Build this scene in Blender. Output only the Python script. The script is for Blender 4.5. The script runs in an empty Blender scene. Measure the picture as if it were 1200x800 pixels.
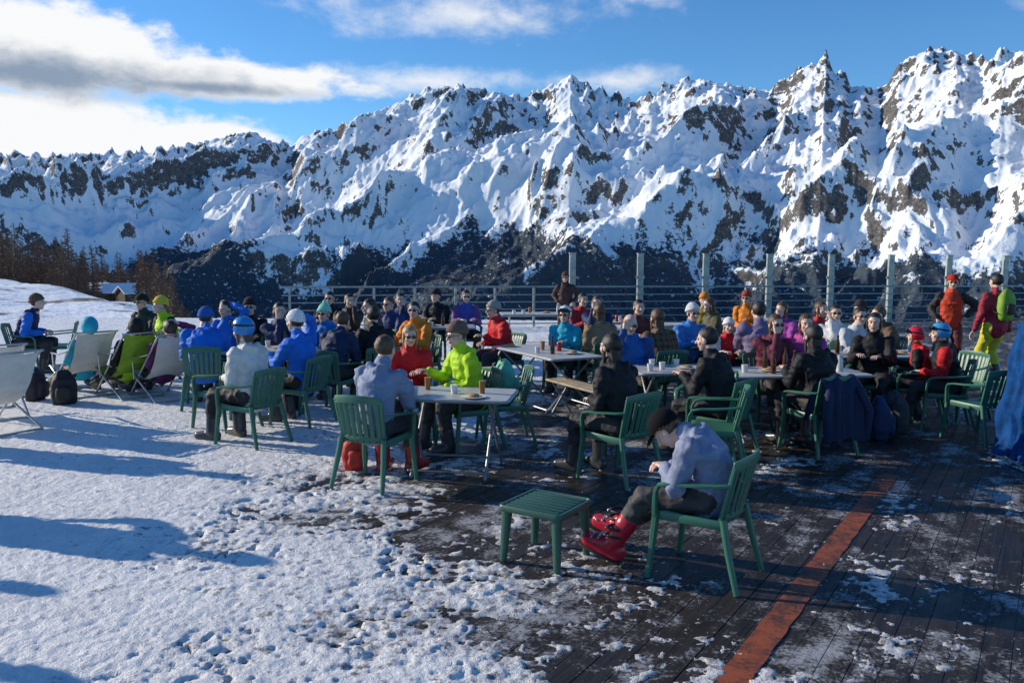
import bpy, math, random, time
import numpy as np
from mathutils import Vector, Matrix
T0=time.time()
random.seed(7); rng=np.random.RandomState(7)
scene=bpy.context.scene
COL=scene.collection

# ---------------------------------------------------------------- noise
def _hash(ix,iy,iz,seed):
    n=(ix*374761393+iy*668265263+iz*1440662683+seed*974634777)&0xffffffff
    n=((n^(n>>13))*1274126177)&0xffffffff
    n=((n^(n>>15))*2246822519)&0xffffffff
    return (n^(n>>16))&0xffffffff
def perlin(x,y,seed=0):
    x=np.asarray(x,float);y=np.asarray(y,float)
    ix=np.floor(x).astype(np.int64);iy=np.floor(y).astype(np.int64)
    fx=x-ix;fy=y-iy
    def g(dx,dy):
        a=_hash(ix+dx,iy+dy,0,seed)/4294967296.0*2*np.pi
        return np.cos(a)*(fx-dx)+np.sin(a)*(fy-dy)
    u=fx**3*(fx*(fx*6-15)+10);v=fy**3*(fy*(fy*6-15)+10)
    return ((g(0,0)*(1-u)+g(1,0)*u)*(1-v)+(g(0,1)*(1-u)+g(1,1)*u)*v)*1.5
def fbm(x,y,o=4,seed=0,gain=.5):
    s=0;a=1;f=1
    for i in range(o):
        s=s+a*perlin(x*f+i*17.3,y*f-i*9.1,seed+i);a*=gain;f*=2.03
    return s
def ridged(x,y,o=4,seed=0,gain=.5):
    s=0;a=1;f=1;w=1
    for i in range(o):
        n=1-np.abs(perlin(x*f+i*7.7,y*f+i*3.1,seed+i))*1.6
        n=np.clip(n,0,1)**2*w
        s=s+a*n;w=np.clip(n*1.6,0,1);a*=gain;f*=2.07
    return s
def vn3(p,seed=0):
    i=np.floor(p).astype(np.int64);f=p-i;f=f*f*(3-2*f);r=0
    for a in (0,1):
        for b in (0,1):
            for c in (0,1):
                h=_hash(i[:,0]+a,i[:,1]+b,i[:,2]+c,seed)/4294967296.0
                w=(f[:,0] if a else 1-f[:,0])*(f[:,1] if b else 1-f[:,1])*(f[:,2] if c else 1-f[:,2])
                r=r+h*w
    return r*2-1
def sstep(a,b,x):
    t=np.clip((x-a)/(b-a),0,1);return t*t*(3-2*t)

# ---------------------------------------------------------------- node helpers
class NT:
    def __init__(s,tree): s.t=tree;s.n=tree.nodes;s.l=tree.links
    def new(s,typ,**kw):
        n=s.n.new(typ)
        for k,v in kw.items(): setattr(n,k,v)
        return n
    def link(s,a,b): s.l.new(a,b)
    def setin(s,sock,v):
        if isinstance(v,bpy.types.NodeSocket): s.link(v,sock)
        else: sock.default_value=v
    def math(s,op,a,b=0,c=0,clamp=False):
        n=s.new('ShaderNodeMath',operation=op,use_clamp=clamp)
        for i,v in enumerate((a,b,c)): s.setin(n.inputs[i],v)
        return n.outputs[0]
    def mix(s,f,a,b,blend='MIX'):
        n=s.new('ShaderNodeMix',data_type='RGBA',blend_type=blend)
        s.setin(n.inputs[0],f);s.setin(n.inputs[6],a);s.setin(n.inputs[7],b)
        return n.outputs[2]
    def noise(s,vec,scale,detail=4,rough=.55,dist=0):
        n=s.new('ShaderNodeTexNoise')
        if vec is not None: s.link(vec,n.inputs['Vector'])
        n.inputs['Scale'].default_value=scale;n.inputs['Detail'].default_value=detail
        n.inputs['Roughness'].default_value=rough;n.inputs['Distortion'].default_value=dist
        return n.outputs[0]
    def ramp(s,f,a,b,ca=0.0,cb=1.0):
        n=s.new('ShaderNodeMapRange',interpolation_type='SMOOTHSTEP')
        s.setin(n.inputs[0],f);n.inputs[1].default_value=a;n.inputs[2].default_value=b
        n.inputs[3].default_value=ca;n.inputs[4].default_value=cb
        return n.outputs[0]
    def mapping(s,vec,scale=(1,1,1),rot=(0,0,0)):
        n=s.new('ShaderNodeMapping');s.link(vec,n.inputs[0])
        n.inputs['Scale'].default_value=scale;n.inputs['Rotation'].default_value=rot
        return n.outputs[0]
    def bump(s,h,strength,dist):
        n=s.new('ShaderNodeBump');s.link(h,n.inputs['Height'])
        n.inputs['Strength'].default_value=strength;n.inputs['Distance'].default_value=dist
        return n.outputs[0]
def newmat(name):
    m=bpy.data.materials.new(name);m.use_nodes=True
    nt=NT(m.node_tree);b=m.node_tree.nodes['Principled BSDF']
    return m,nt,b
def rgba(c,k=1): return (c[0]*k,c[1]*k,c[2]*k,1)
_mc={}
def mat(name,c,rough=.6,var=.25,scale=8,bump=.3,bdist=.004,bscale=60,metal=0,spec=.5,sheen=0):
    key=(name,tuple(c))
    if key in _mc: return _mc[key]
    m,nt,b=newmat(name)
    tc=nt.new('ShaderNodeTexCoord').outputs['Object']
    n=nt.noise(tc,scale,5)
    k=nt.ramp(n,.3,.7)
    nt.link(nt.mix(k,rgba(c,1-var),rgba(c,1+var*.6)),b.inputs['Base Color'])
    b.inputs['Roughness'].default_value=rough;b.inputs['Metallic'].default_value=metal
    b.inputs['Specular IOR Level'].default_value=spec
    if sheen: b.inputs['Sheen Weight'].default_value=sheen
    if bump>0:
        n2=nt.noise(tc,bscale,3)
        nt.link(nt.bump(n2,bump,bdist),b.inputs['Normal'])
    _mc[key]=m;return m
def cloth(c): return mat('jacket_fabric',c,rough=.65,var=.18,scale=6,bump=.6,bdist=.014,bscale=18,spec=.25)
def plaid_mat(c1,c2):
    m,nt,b=newmat('plaid_fabric')
    tc=nt.new('ShaderNodeTexCoord').outputs['Object']
    sp=nt.new('ShaderNodeSeparateXYZ');nt.link(tc,sp.inputs[0])
    a=nt.math('GREATER_THAN',nt.math('SINE',nt.math('MULTIPLY',sp.outputs[0],80)),.2)
    c=nt.math('GREATER_THAN',nt.math('SINE',nt.math('MULTIPLY',sp.outputs[2],80)),.2)
    f=nt.math('MULTIPLY',nt.math('ADD',a,c),.5)
    nt.link(nt.mix(f,rgba(c1),rgba(c2)),b.inputs['Base Color']);b.inputs['Roughness'].default_value=.85
    return m

# ---------------------------------------------------------------- geometry helpers
def np_mesh(name,V,F,smooth=True,mats=(),midx=None):
    V=np.asarray(V,np.float32);F=np.asarray(F,np.int32);k=F.shape[1]
    me=bpy.data.meshes.new(name);me.vertices.add(len(V));me.vertices.foreach_set('co',V.ravel())
    me.loops.add(F.size);me.loops.foreach_set('vertex_index',F.ravel())
    me.polygons.add(len(F));me.polygons.foreach_set('loop_start',np.arange(0,F.size,k,dtype=np.int32))
    me.polygons.foreach_set('use_smooth',np.full(len(F),smooth))
    for m in mats: me.materials.append(m)
    if midx is not None: me.polygons.foreach_set('material_index',np.asarray(midx,np.int32))
    me.update(calc_edges=True);return me
def add_obj(name,me,loc=(0,0,0),yaw=0,sc=1,parent=None):
    o=bpy.data.objects.new(name,me);COL.objects.link(o)
    o.location=loc;o.rotation_euler=(0,0,yaw);o.scale=(sc,sc,sc)
    if parent: o.parent=parent
    return o
def grid_faces(nr,nc,wrap=False):
    i=np.arange(nr-1)[:,None];j=np.arange(nc if wrap else nc-1)[None,:]
    j2=(j+1)%nc
    a=i*nc+j;b=i*nc+j2;c=(i+1)*nc+j2;d=(i+1)*nc+j
    return np.stack([a,b,c,d],-1).reshape(-1,4)
class MB:
    def __init__(s): s.V=[];s.F=[];s.M=[];s.n=0;s.mats=[]
    def mi(s,m):
        if m not in s.mats: s.mats.append(m)
        return s.mats.index(m)
    def add(s,VF,m,X=None):
        V,F=VF
        V=np.asarray(V,float)
        if X is not None:
            A=np.array(X);V=V@A[:3,:3].T+A[:3,3]
            if np.linalg.det(A[:3,:3])<0: F=[tuple(reversed(tuple(f))) for f in F]
        s.V.append(V);n=s.n
        i=s.mi(m)
        s.F+= [tuple(int(k)+n for k in f) for f in F];s.M+=[i]*len(F);s.n+=len(V)
        return s
    def mesh(s,name,smooth=True,autos=None):
        me=bpy.data.meshes.new(name)
        V=np.concatenate(s.V)
        me.from_pydata(V.tolist(),[],s.F)
        for m in s.mats: me.materials.append(m)
        me.polygons.foreach_set('material_index',np.array(s.M,np.int32))
        me.polygons.foreach_set('use_smooth',np.full(len(s.F),smooth))
        if autos:
            try: me.set_sharp_from_angle(angle=autos)
            except Exception: pass
        me.update();return me
def tube(pts,rad,n=10,side=None,cap='round',sq=1.0,closed=False):
    P=[Vector(p) for p in pts];N=len(P)
    R=[(r,r) if not hasattr(r,'__len__') else tuple(r) for r in (rad if hasattr(rad,'__len__') and len(rad)==N else [rad]*N)]
    T=[]
    for i in range(N):
        if closed: d=P[(i+1)%N]-P[i-1]
        else: d=P[min(i+1,N-1)]-P[max(i-1,0)]
        T.append(d.normalized())
    s0=Vector(side) if side is not None else (Vector((1,0,0)) if abs(T[0].x)<.8 else Vector((0,0,1)))
    rings=[]
    def ring(c,t,s,a,b):
        nn=t.cross(s).normalized();o=[]
        for k in range(n):
            th=2*math.pi*(k+.5)/n;cc=math.cos(th);ss=math.sin(th)
            if sq!=1: cc=math.copysign(abs(cc)**sq,cc);ss=math.copysign(abs(ss)**sq,ss)
            o.append(c+s*(a*cc)+nn*(b*ss))
        return o
    S=[];s=s0
    for i in range(N):
        base=s0 if side is not None else s
        s=(base-T[i]*base.dot(T[i]))
        if s.length<1e-4: s=T[i].orthogonal()
        s.normalize();S.append(s)
    def capr(i,sign):
        a,b=R[i];m=min(a,b)
        o=[]
        if cap=='round':
            for al in (math.radians(65),math.radians(35)):
                o.append(ring(P[i]+T[i]*sign*m*math.cos(al),T[i],S[i],a*math.sin(al),b*math.sin(al)))
        return o,(P[i]+T[i]*sign*(m if cap=='round' else 0))
    if closed:
        for i in range(N): rings.append(ring(P[i],T[i],S[i],*R[i]))
        V=[v for r in rings for v in r];F=[]
        for i in range(N):
            for k in range(n):
                a=i*n+k;b=i*n+(k+1)%n;c=((i+1)%N)*n+(k+1)%n;d=((i+1)%N)*n+k
                F.append((a,b,c,d))
        return [tuple(v) for v in V],F
    c0,p0=capr(0,-1);c1,p1=capr(N-1,1)
    rings=[c0[1],c0[0]] if c0 else []
    for i in range(N): rings.append(ring(P[i],T[i],S[i],*R[i]))
    rings+= c1
    V=[tuple(v) for r in rings for v in r];F=[]
    for i in range(len(rings)-1):
        for k in range(n):
            F.append((i*n+k,i*n+(k+1)%n,(i+1)*n+(k+1)%n,(i+1)*n+k))
    a=len(V);V.append(tuple(p0));V.append(tuple(p1));L=(len(rings)-1)*n
    for k in range(n):
        F.append((a,(k+1)%n,k));F.append((a+1,L+k,L+(k+1)%n))
    return V,F
def box(c,s,bev=.004):
    x,y,z=[v/2 for v in s]
    return tube([(c[0],c[1],c[2]-z),(c[0],c[1],c[2]-z+bev),(c[0],c[1],c[2]+z-bev),(c[0],c[1],c[2]+z)],[(x*1.41-bev,y*1.41-bev),(x*1.4142,y*1.4142),(x*1.4142,y*1.4142),(x*1.41-bev,y*1.41-bev)],n=4,side=(1,0,0),cap='flat')
def slab(out,z0,z1,bev=.003):
    n=len(out);c=np.mean(np.array(out),0);V=[]
    for z,k in ((z0,1),(z0+bev,0),(z1-bev,0),(z1,1)):
        for p in out:
            d=np.array(p)-c;L=np.linalg.norm(d);q=c+d*(1-(bev*k)/L);V.append((q[0],q[1],z))
    F=[]
    for i in range(3):
        for k in range(n): F.append((i*n+k,i*n+(k+1)%n,(i+1)*n+(k+1)%n,(i+1)*n+k))
    F.append(tuple(range(n-1,-1,-1)));F.append(tuple(range(3*n,4*n)))
    return V,F
def rrect(w,d,r,k=4):
    o=[]
    for cx,cy,a0 in ((w/2-r,d/2-r,0),(-w/2+r,d/2-r,90),(-w/2+r,-d/2+r,180),(w/2-r,-d/2+r,270)):
        for i in range(k+1):
            a=math.radians(a0+90*i/k);o.append((cx+r*math.cos(a),cy+r*math.sin(a)))
    return o
def ell(c,r,nu=20,nv=14,keep=None,noise=0,ns=60,seed=0):
    V=[];
    for i in range(nv+1):
        th=math.pi*i/nv
        for j in range(nu):
            ph=2*math.pi*j/nu
            V.append((math.sin(th)*math.cos(ph),math.sin(th)*math.sin(ph),math.cos(th)))
    V=np.array(V);C=V*np.array(r)+np.array(c)
    if noise: C=C+V*(vn3(C*ns+seed*13,seed)*noise)[:,None]
    F=[]
    for i in range(nv):
        for j in range(nu):
            f=(i*nu+j,(i+1)*nu+j,(i+1)*nu+(j+1)%nu,i*nu+(j+1)%nu)
            if i==0: f=f[:3]
            elif i==nv-1: f=(f[0],f[1],f[3])
            if keep is not None:
                m=C[list(f)].mean(0)
                if not keep(m): continue
            F.append(f)
    return C,F
def remesh(parts,voxel,smooth_it=4):
    b=MB();m=bpy.data.materials.get('tmp') or bpy.data.materials.new('tmp')
    for p in parts: b.add(p,m)
    o=add_obj('tmp',b.mesh('tmp'))
    r=o.modifiers.new('r','REMESH');r.mode='VOXEL';r.voxel_size=voxel
    s=o.modifiers.new('s','SMOOTH');s.factor=.5;s.iterations=smooth_it
    dg=bpy.context.evaluated_depsgraph_get();dg.update()
    e=o.evaluated_get(dg);me=e.to_mesh()
    V=np.empty(len(me.vertices)*3);me.vertices.foreach_get('co',V);V=V.reshape(-1,3)
    Nn=np.empty(len(me.vertices)*3);me.vertices.foreach_get('normal',Nn);Nn=Nn.reshape(-1,3)
    F=[tuple(p.vertices) for p in me.polygons]
    e.to_mesh_clear();me0=o.data;bpy.data.objects.remove(o);bpy.data.meshes.remove(me0)
    return V,F,Nn

# ---------------------------------------------------------------- sun / sky / camera
SUN_AZ=math.atan2(-.93,.30); SUN_EL=math.radians(21)
S=Vector((math.sin(SUN_AZ)*math.cos(SUN_EL),math.cos(SUN_AZ)*math.cos(SUN_EL),math.sin(SUN_EL)))
ld=bpy.data.lights.new('sun','SUN');ld.energy=5;ld.angle=math.radians(.5);ld.color=(1,.90,.73)
lo=bpy.data.objects.new('sun',ld);COL.objects.link(lo);lo.rotation_euler=S.to_track_quat('Z','Y').to_euler();lo.location=(-30,20,30)
w=bpy.data.worlds.new('World');scene.world=w;w.use_nodes=True
nt=NT(w.node_tree);nt.n.clear()
out=nt.new('ShaderNodeOutputWorld');sky=nt.new('ShaderNodeTexSky',sky_type='NISHITA')
sky.sun_disc=False;sky.sun_elevation=SUN_EL;sky.sun_rotation=SUN_AZ;sky.altitude=1800;sky.air_density=1.15;sky.dust_density=.0;sky.ozone_density=3.2
bg=nt.new('ShaderNodeBackground');bg.inputs[1].default_value=.145
hs=nt.new('ShaderNodeHueSaturation');hs.inputs['Saturation'].default_value=1.12;nt.link(sky.outputs[0],hs.inputs['Color'])
nt.link(nt.mix(1.0,hs.outputs[0],(.68,.94,1.12,1),'MULTIPLY'),bg.inputs[0])
tc=nt.new('ShaderNodeTexCoord').outputs['Generated']
sp=nt.new('ShaderNodeSeparateXYZ');nt.link(tc,sp.inputs[0])
az=nt.math('ARCTAN2',sp.outputs[0],sp.outputs[1]);el=nt.math('ARCSINE',sp.outputs[2])
cv=nt.new('ShaderNodeCombineXYZ');nt.link(az,cv.inputs[0]);nt.link(nt.math('MULTIPLY',el,1.7),cv.inputs[1])
n1=nt.noise(cv.outputs[0],9,10,.6,.2);n2=nt.noise(cv.outputs[0],28,8,.62,.2)
nz=nt.math('ADD',nt.math('MULTIPLY',nt.math('SUBTRACT',n1,.5),2.6),nt.math('MULTIPLY',nt.math('SUBTRACT',n2,.5),1.4))
def blob(a0,e0,sa,se):
    a=nt.math('POWER',nt.math('ABSOLUTE',nt.math('DIVIDE',nt.math('SUBTRACT',az,a0),sa)),2)
    e=nt.math('POWER',nt.math('ABSOLUTE',nt.math('DIVIDE',nt.math('SUBTRACT',el,e0),se)),2)
    return nt.math('SUBTRACT',1,nt.math('SQRT',nt.math('ADD',a,e)))
def mx(l):
    r=l[0]
    for x in l[1:]: r=nt.math('MAXIMUM',r,x)
    return r
big=mx([blob(-.53,.192,.24,.056),blob(-.33,.182,.19,.026),blob(-.54,.120,.28,.046),blob(-.36,.116,.11,.026),blob(-.9,.2,.3,.1)])
thin=mx([nt.math('MULTIPLY',blob(-.06,.262,.22,.034),.8),blob(-.1,.19,.16,.02),blob(.11,.19,.09,.02),blob(.155,.285,.05,.022),nt.math('MULTIPLY',blob(.27,.285,.08,.016),.7),blob(-.2,.31,.3,.02),blob(.7,.25,.2,.04)])
dens=nt.ramp(nt.math('ADD',nt.math('MULTIPLY',big,1.6),nt.math('MULTIPLY',nz,.75)),.0,.6)
dthin=nt.ramp(nt.math('ADD',thin,nt.math('MULTIPLY',nz,.75)),.0,1.2,0,.85)
cl=nt.math('MAXIMUM',dens,dthin)
grey=nt.ramp(nt.math('ADD',mx([blob(-.52,.172,.32,.028),blob(-.34,.172,.16,.012)]),nt.math('MULTIPLY',nz,.55)),-.1,.9)
ccol=nt.mix(grey,(.95,.96,.97,1),(.27,.35,.47,1))
cb=nt.new('ShaderNodeBackground');nt.link(ccol,cb.inputs[0]);cb.inputs[1].default_value=1.0
ms=nt.new('ShaderNodeMixShader');nt.link(cl,ms.inputs[0]);nt.link(bg.outputs[0],ms.inputs[1]);nt.link(cb.outputs[0],ms.inputs[2])
nt.link(ms.outputs[0],out.inputs[0])

cam=bpy.data.cameras.new('camera');co=bpy.data.objects.new('camera',cam);COL.objects.link(co)
cam.lens=30;cam.sensor_width=36;cam.clip_end=30000;cam.clip_start=.05
co.location=(0,0,2.1);co.rotation_euler=(Matrix.Rotation(math.radians(84),3,'X')@Matrix.Rotation(math.radians(.4),3,'Z')).to_euler()
scene.camera=co
scene.view_settings.view_transform='Standard';scene.view_settings.look='None';scene.view_settings.exposure=0

# ---------------------------------------------------------------- mountains
phi=np.concatenate([np.linspace(-1.0,-.62,70,endpoint=False),np.linspace(-.62,.62,1100),np.linspace(.62,1.0,70)[1:]])
tt=np.linspace(-.25,1.1,500)
px=np.array([-400,0,60,180,240,295,320,345,365,400,420,455,500,540,580,610,640,665,690,740,770,800,850,890,920,955,985,1020,1040,1075,1110,1135,1160,1200,1300,1700])
py=np.array([150,178,182,176,166,153,163,168,155,148,136,126,104,100,108,112,101,88,101,116,100,90,98,104,82,66,96,102,72,54,60,66,56,60,70,110])+6
sky_t=np.interp(np.tan(phi)*1000+600,px,py)
sky_t=(295-sky_t)/1000*np.cos(phi)
R=np.interp(phi,[-1,-.54,-.3,0,.3,.54,1],[8500,7400,6700,5900,5200,4700,4200])
r0=R*.34
PH,TT=np.meshgrid(phi,tt);RR=r0+(R-r0)*TT
X=np.sin(PH)*RR;Y=np.cos(PH)*RR
zr=sky_t*R;z0=-480.
Tc=np.clip(TT,0,1)
Z=z0+(zr-z0)*(.56*Tc+.44*Tc**2.0)
Z=np.where(TT>1,zr-(TT-1)*5200,Z);Z=np.where(TT<0,z0-60*(-TT),Z)
wx=X+190*fbm(X/1100,Y/1100,3,5);wy=Y+190*fbm(X/1100+9,Y/1100,3,8)
a=-.66*wx-.75*wy;b=.75*wx-.66*wy
E=sstep(-.05,.3,TT)*(1-.66*sstep(.8,1.0,TT))
N=250*(ridged(b/1400,a/3600,2,11)-.6)
N+=95*(ridged(b/560,a/1150,3,21)-.6)
N+=30*(ridged(wx/230,wy/260,4,31,.52)-.7)*(.55+sstep(-.2,.5,fbm(X/700,Y/700,2,33)))
Z=Z+N*E
E2=sstep(-.1,.2,TT)
Z+=E2*(9*(ridged(X/80,Y/80,3,41,.55)-.7)+1.8*fbm(X/22,Y/22,2,51))
crest=np.exp(-((TT-1)/.09)**2)
Z+=crest*40*(ridged(X/230,Y/230,4,61,.6)-.8)
for it in range(3):
    mxa=(Z/RR).max(0);d=sky_t-mxa
    k=np.ones(21)/21;d=np.convolve(np.pad(d,10,mode='edge'),k,'valid')
    Z+=d[None,:]*RR*sstep(.2,.95,TT)
V=np.stack([X,Y,Z],-1)
du=np.gradient(V,axis=1);dv=np.gradient(V,axis=0);nn=np.cross(du,dv);nn/=np.linalg.norm(nn,axis=-1,keepdims=True)+1e-9
nzz=np.abs(nn[...,2])
up=sstep(.6,1,TT)
rsc=nzz-.10*up-.04*sstep(.0,.4,np.tan(PH))+.15*fbm(X/120,Y/120,4,77,.6)+.05*fbm(X/700,Y/700,2,78)
vis=(TT>.2)&(TT<1)
q=np.quantile(rsc[vis],.075);print('rock q',q,'nz pct',np.percentile(nzz[vis],[5,25,50,75,95]))
rockv=sstep(q+.12,q-.06,rsc)
tp=np.tan(PH)
zt=np.interp(tp,[-.7,-.52,-.47,-.42,-.32,-.24,-.17,-.1,0,.06,.12,.3,.6],[-150,-110,10,90,60,-60,-50,60,60,30,10,10,-20])  # forest limit, raised at right so its dark colour stands for valley shade
fo=sstep(90,-90,Z-zt-170*fbm(X/380,Y/380,5,91,.6))*sstep(.2,.12,TT-.45)
me=np_mesh('mountain_range',V.reshape(-1,3),grid_faces(*X.shape))
for nm,arr in (('rock',rockv),('forest_shade',fo)):
    at=me.attributes.new(nm,'FLOAT','POINT');at.data.foreach_set('value',arr.ravel().astype(np.float32))
m,nt,b_=newmat('mountain_snow_rock')
ar=nt.new('ShaderNodeAttribute',attribute_name='rock').outputs['Fac'];af=nt.new('ShaderNodeAttribute',attribute_name='forest_shade').outputs['Fac']
tcO=nt.new('ShaderNodeTexCoord').outputs['Object']
nA=nt.noise(tcO,.022,6,.68);nB=nt.noise(tcO,.09,5,.6);nC=nt.noise(tcO,.004,5,.6);nD=nt.noise(tcO,.055,4,.7)
rk=nt.ramp(nt.math('ADD',nt.math('MULTIPLY',ar,.9),nt.math('ADD',nt.math('MULTIPLY',nt.math('SUBTRACT',nA,.5),2.4),nt.math('MULTIPLY',nt.math('SUBTRACT',nB,.5),1.6))),.50,.68)
rc=nt.mix(nt.ramp(nB,.35,.65),(.055,.055,.06,1),(.17,.155,.145,1))
sn=nt.mix(nt.ramp(nC,.3,.7),(.80,.84,.90,1),(.90,.91,.93,1))  # slightly blue base colour imitates aerial haze over the snow
c1=nt.mix(rk,sn,rc)
fk=nt.ramp(nt.math('ADD',nt.math('MULTIPLY',af,.85),nt.math('MULTIPLY',nt.math('SUBTRACT',nD,.5),2.4)),.4,.6)
c2=nt.mix(fk,c1,(.05,.068,.09,1))  # dark bluish tone: forest, plus valley shade and haze put into the colour
nt.link(c2,b_.inputs['Base Color']);b_.inputs['Roughness'].default_value=.8;b_.inputs['Specular IOR Level'].default_value=.15
nt.link(nt.bump(nt.math('ADD',nA,nt.math('MULTIPLY',nB,.35)),.5,11),b_.inputs['Normal'])
me.materials.append(m)
add_obj('mountain_range',me)
fm=(fo>.2)&(np.abs(PH)<.66)&(TT<.6)
idx=np.argwhere(fm)
wgt=(RR[fm])*fo[fm];sel=idx[rng.choice(len(idx),20000,p=wgt/wgt.sum())]
TP=V[sel[:,0],sel[:,1]]+rng.uniform(-6,6,(len(sel),3))*[1,1,0]
def cone_forest(P,h,rad,k=6):
    n=len(P);ang=rng.uniform(0,6.28,(n,1))+np.arange(k)[None]*2*np.pi/k
    Vs=[];Fs=[];off=0
    for (zb,zt_,rr) in ((.05,.62,1),(.35,1.0,.68)):
        r=rad[:,None]*rr*rng.uniform(.7,1.2,(n,k))
        ring=np.stack([P[:,0:1]+np.cos(ang)*r,P[:,1:2]+np.sin(ang)*r,P[:,2:3]+h[:,None]*zb+rng.uniform(-.06,.03,(n,k))*h[:,None]],-1)
        top=P+np.stack([0*h,0*h,h*zt_],-1)
        Vv=np.concatenate([ring,top[:,None]],1).reshape(-1,3);Vs.append(Vv)
        base=off+np.arange(n)[:,None]*(k+1);i=np.arange(k)[None]
        Fs.append(np.stack([base+i,base+(i+1)%k,np.broadcast_to(base+k,(n,k))],-1).reshape(-1,3));off+=len(Vv)
    return np.concatenate(Vs),np.concatenate(Fs)
hh=rng.uniform(9,20,len(TP));TP[:,2]-=1
cv_,cf=cone_forest(TP,hh,hh*.17)
me=np_mesh('conifer_forest',cv_,cf,smooth=False,mats=[mat('dark_conifer',(.038,.054,.066),rough=.9,scale=.02,bump=0)])  # conifer colour shifted towards blue to imitate distance haze
add_obj('conifer_forest',me)
print('mountains',time.time()-T0)

# ---------------------------------------------------------------- near terrain
ph=np.linspace(-1.25,1.25,260);rr=np.concatenate([np.linspace(12,70,70),np.geomspace(71,1900,110)])
PH,RR=np.meshgrid(ph,rr);X=np.sin(PH)*RR;Y=np.cos(PH)*RR
def terr(PHv,RRv):
    tpv=np.tan(PHv);sv=np.clip((-.42-tpv)/.18,0,1.6);rc_=28+32*sv;kv=np.clip((tpv+.42)/.14,0,1)
    Xv=np.sin(PHv)*RRv;Yv=np.cos(PHv)*RRv
    d=np.maximum(0,RRv-rc_)
    z=-.06-(.062+.38*kv)*np.minimum(d,150)-.33*np.maximum(0,d-150)
    amp=np.clip(d/40,0,1)
    return z+.35*sv*sstep(16,45,RRv)+amp*1.0*fbm(Xv/22,Yv/22,3,3)+.12*fbm(Xv/5,Yv/5,3,4)*sstep(18,30,RRv)
Z=terr(PH,RR)
me=np_mesh('snow_hillside',np.stack([X,Y,Z],-1).reshape(-1,3),grid_faces(*X.shape))
m,nt,b_=newmat('hillside_snow')
tcO=nt.new('ShaderNodeTexCoord').outputs['Object']
n1=nt.noise(tcO,.25,6,.6);n2=nt.noise(tcO,1.7,5,.6)
f=nt.ramp(nt.math('ADD',n1,nt.math('MULTIPLY',nt.math('SUBTRACT',n2,.5),.5)),.57,.65)
nt.link(nt.mix(f,(.82,.86,.92,1),(.10,.08,.05,1)),b_.inputs['Base Color']);b_.inputs['Roughness'].default_value=.7
nt.link(nt.bump(n2,.6,.3),b_.inputs['Normal']);me.materials.append(m)
add_obj('snow_hillside',me)
me=np_mesh('snow_ground',[(-60,-80,-.12),(60,-80,-.12),(60,13,-.12),(-60,13,-.12)],[(0,1,2,3)],mats=[m]);add_obj('snow_ground',me)

# larches
def larch(seed):
    r=random.Random(seed);b=MB();h=r.uniform(8.5,12)
    bark=mat('larch_bark',(.10,.065,.045),rough=.9,scale=2);tw=mat('larch_twigs',(.20,.11,.065),rough=.9,scale=1.5,var=.45)
    b.add(tube([(0,0,-.5),(r.uniform(-.1,.1),0,h*.5),(0,0,h)],[.14,.09,.02],n=6),bark)
    V=[];F=[]
    for i in range(120):
        z=h*(.10+.88*(i/120));L=(1-z/h)**.8*h*.20+.25;L*=r.uniform(.5,1.2)
        a=r.uniform(0,6.28);dx,dy=math.cos(a),math.sin(a)
        tip=Vector((dx*L,dy*L,z-L*r.uniform(-.25,.2)))
        for q in range(6):
            p=Vector((0,0,z)).lerp(tip,.15+.15*q);n=len(V)
            wv=Vector((r.uniform(-1,1),r.uniform(-1,1),r.uniform(-.5,.6)))*.20*(1-.1*q)
            V+= [tuple(Vector((0,0,z)).lerp(tip,.1*q)),tuple(p+wv),tuple(p-wv*.4+Vector((0,0,-.08)))];F.append((n,n+1,n+2))
    b.add((V,F),tw);return b.mesh('larch',smooth=False)
lar=[larch(i) for i in range(6)]
lf=bpy.data.objects.new('larch_forest',None);COL.objects.link(lf)
rl=random.Random(5)
cnt=0
while cnt<1250:
    t_=rl.uniform(-.80,-.25);p=math.atan(t_)
    r_=rl.uniform(88,215) if t_<-.42 else rl.uniform(58,170)
    if -.485<t_<-.44 and r_<160: continue
    z=float(terr(np.array([p]),np.array([r_]))[0])
    sc=rl.uniform(.42,.88)
    if t_<-.5 and r_<110: sc*=.7
    if t_>-.43 and r_<105: sc*=.62
    o=add_obj('larch',lar[cnt%6],(math.sin(p)*r_,math.cos(p)*r_,z-.2),rl.uniform(0,6),sc,lf);cnt+=1
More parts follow.
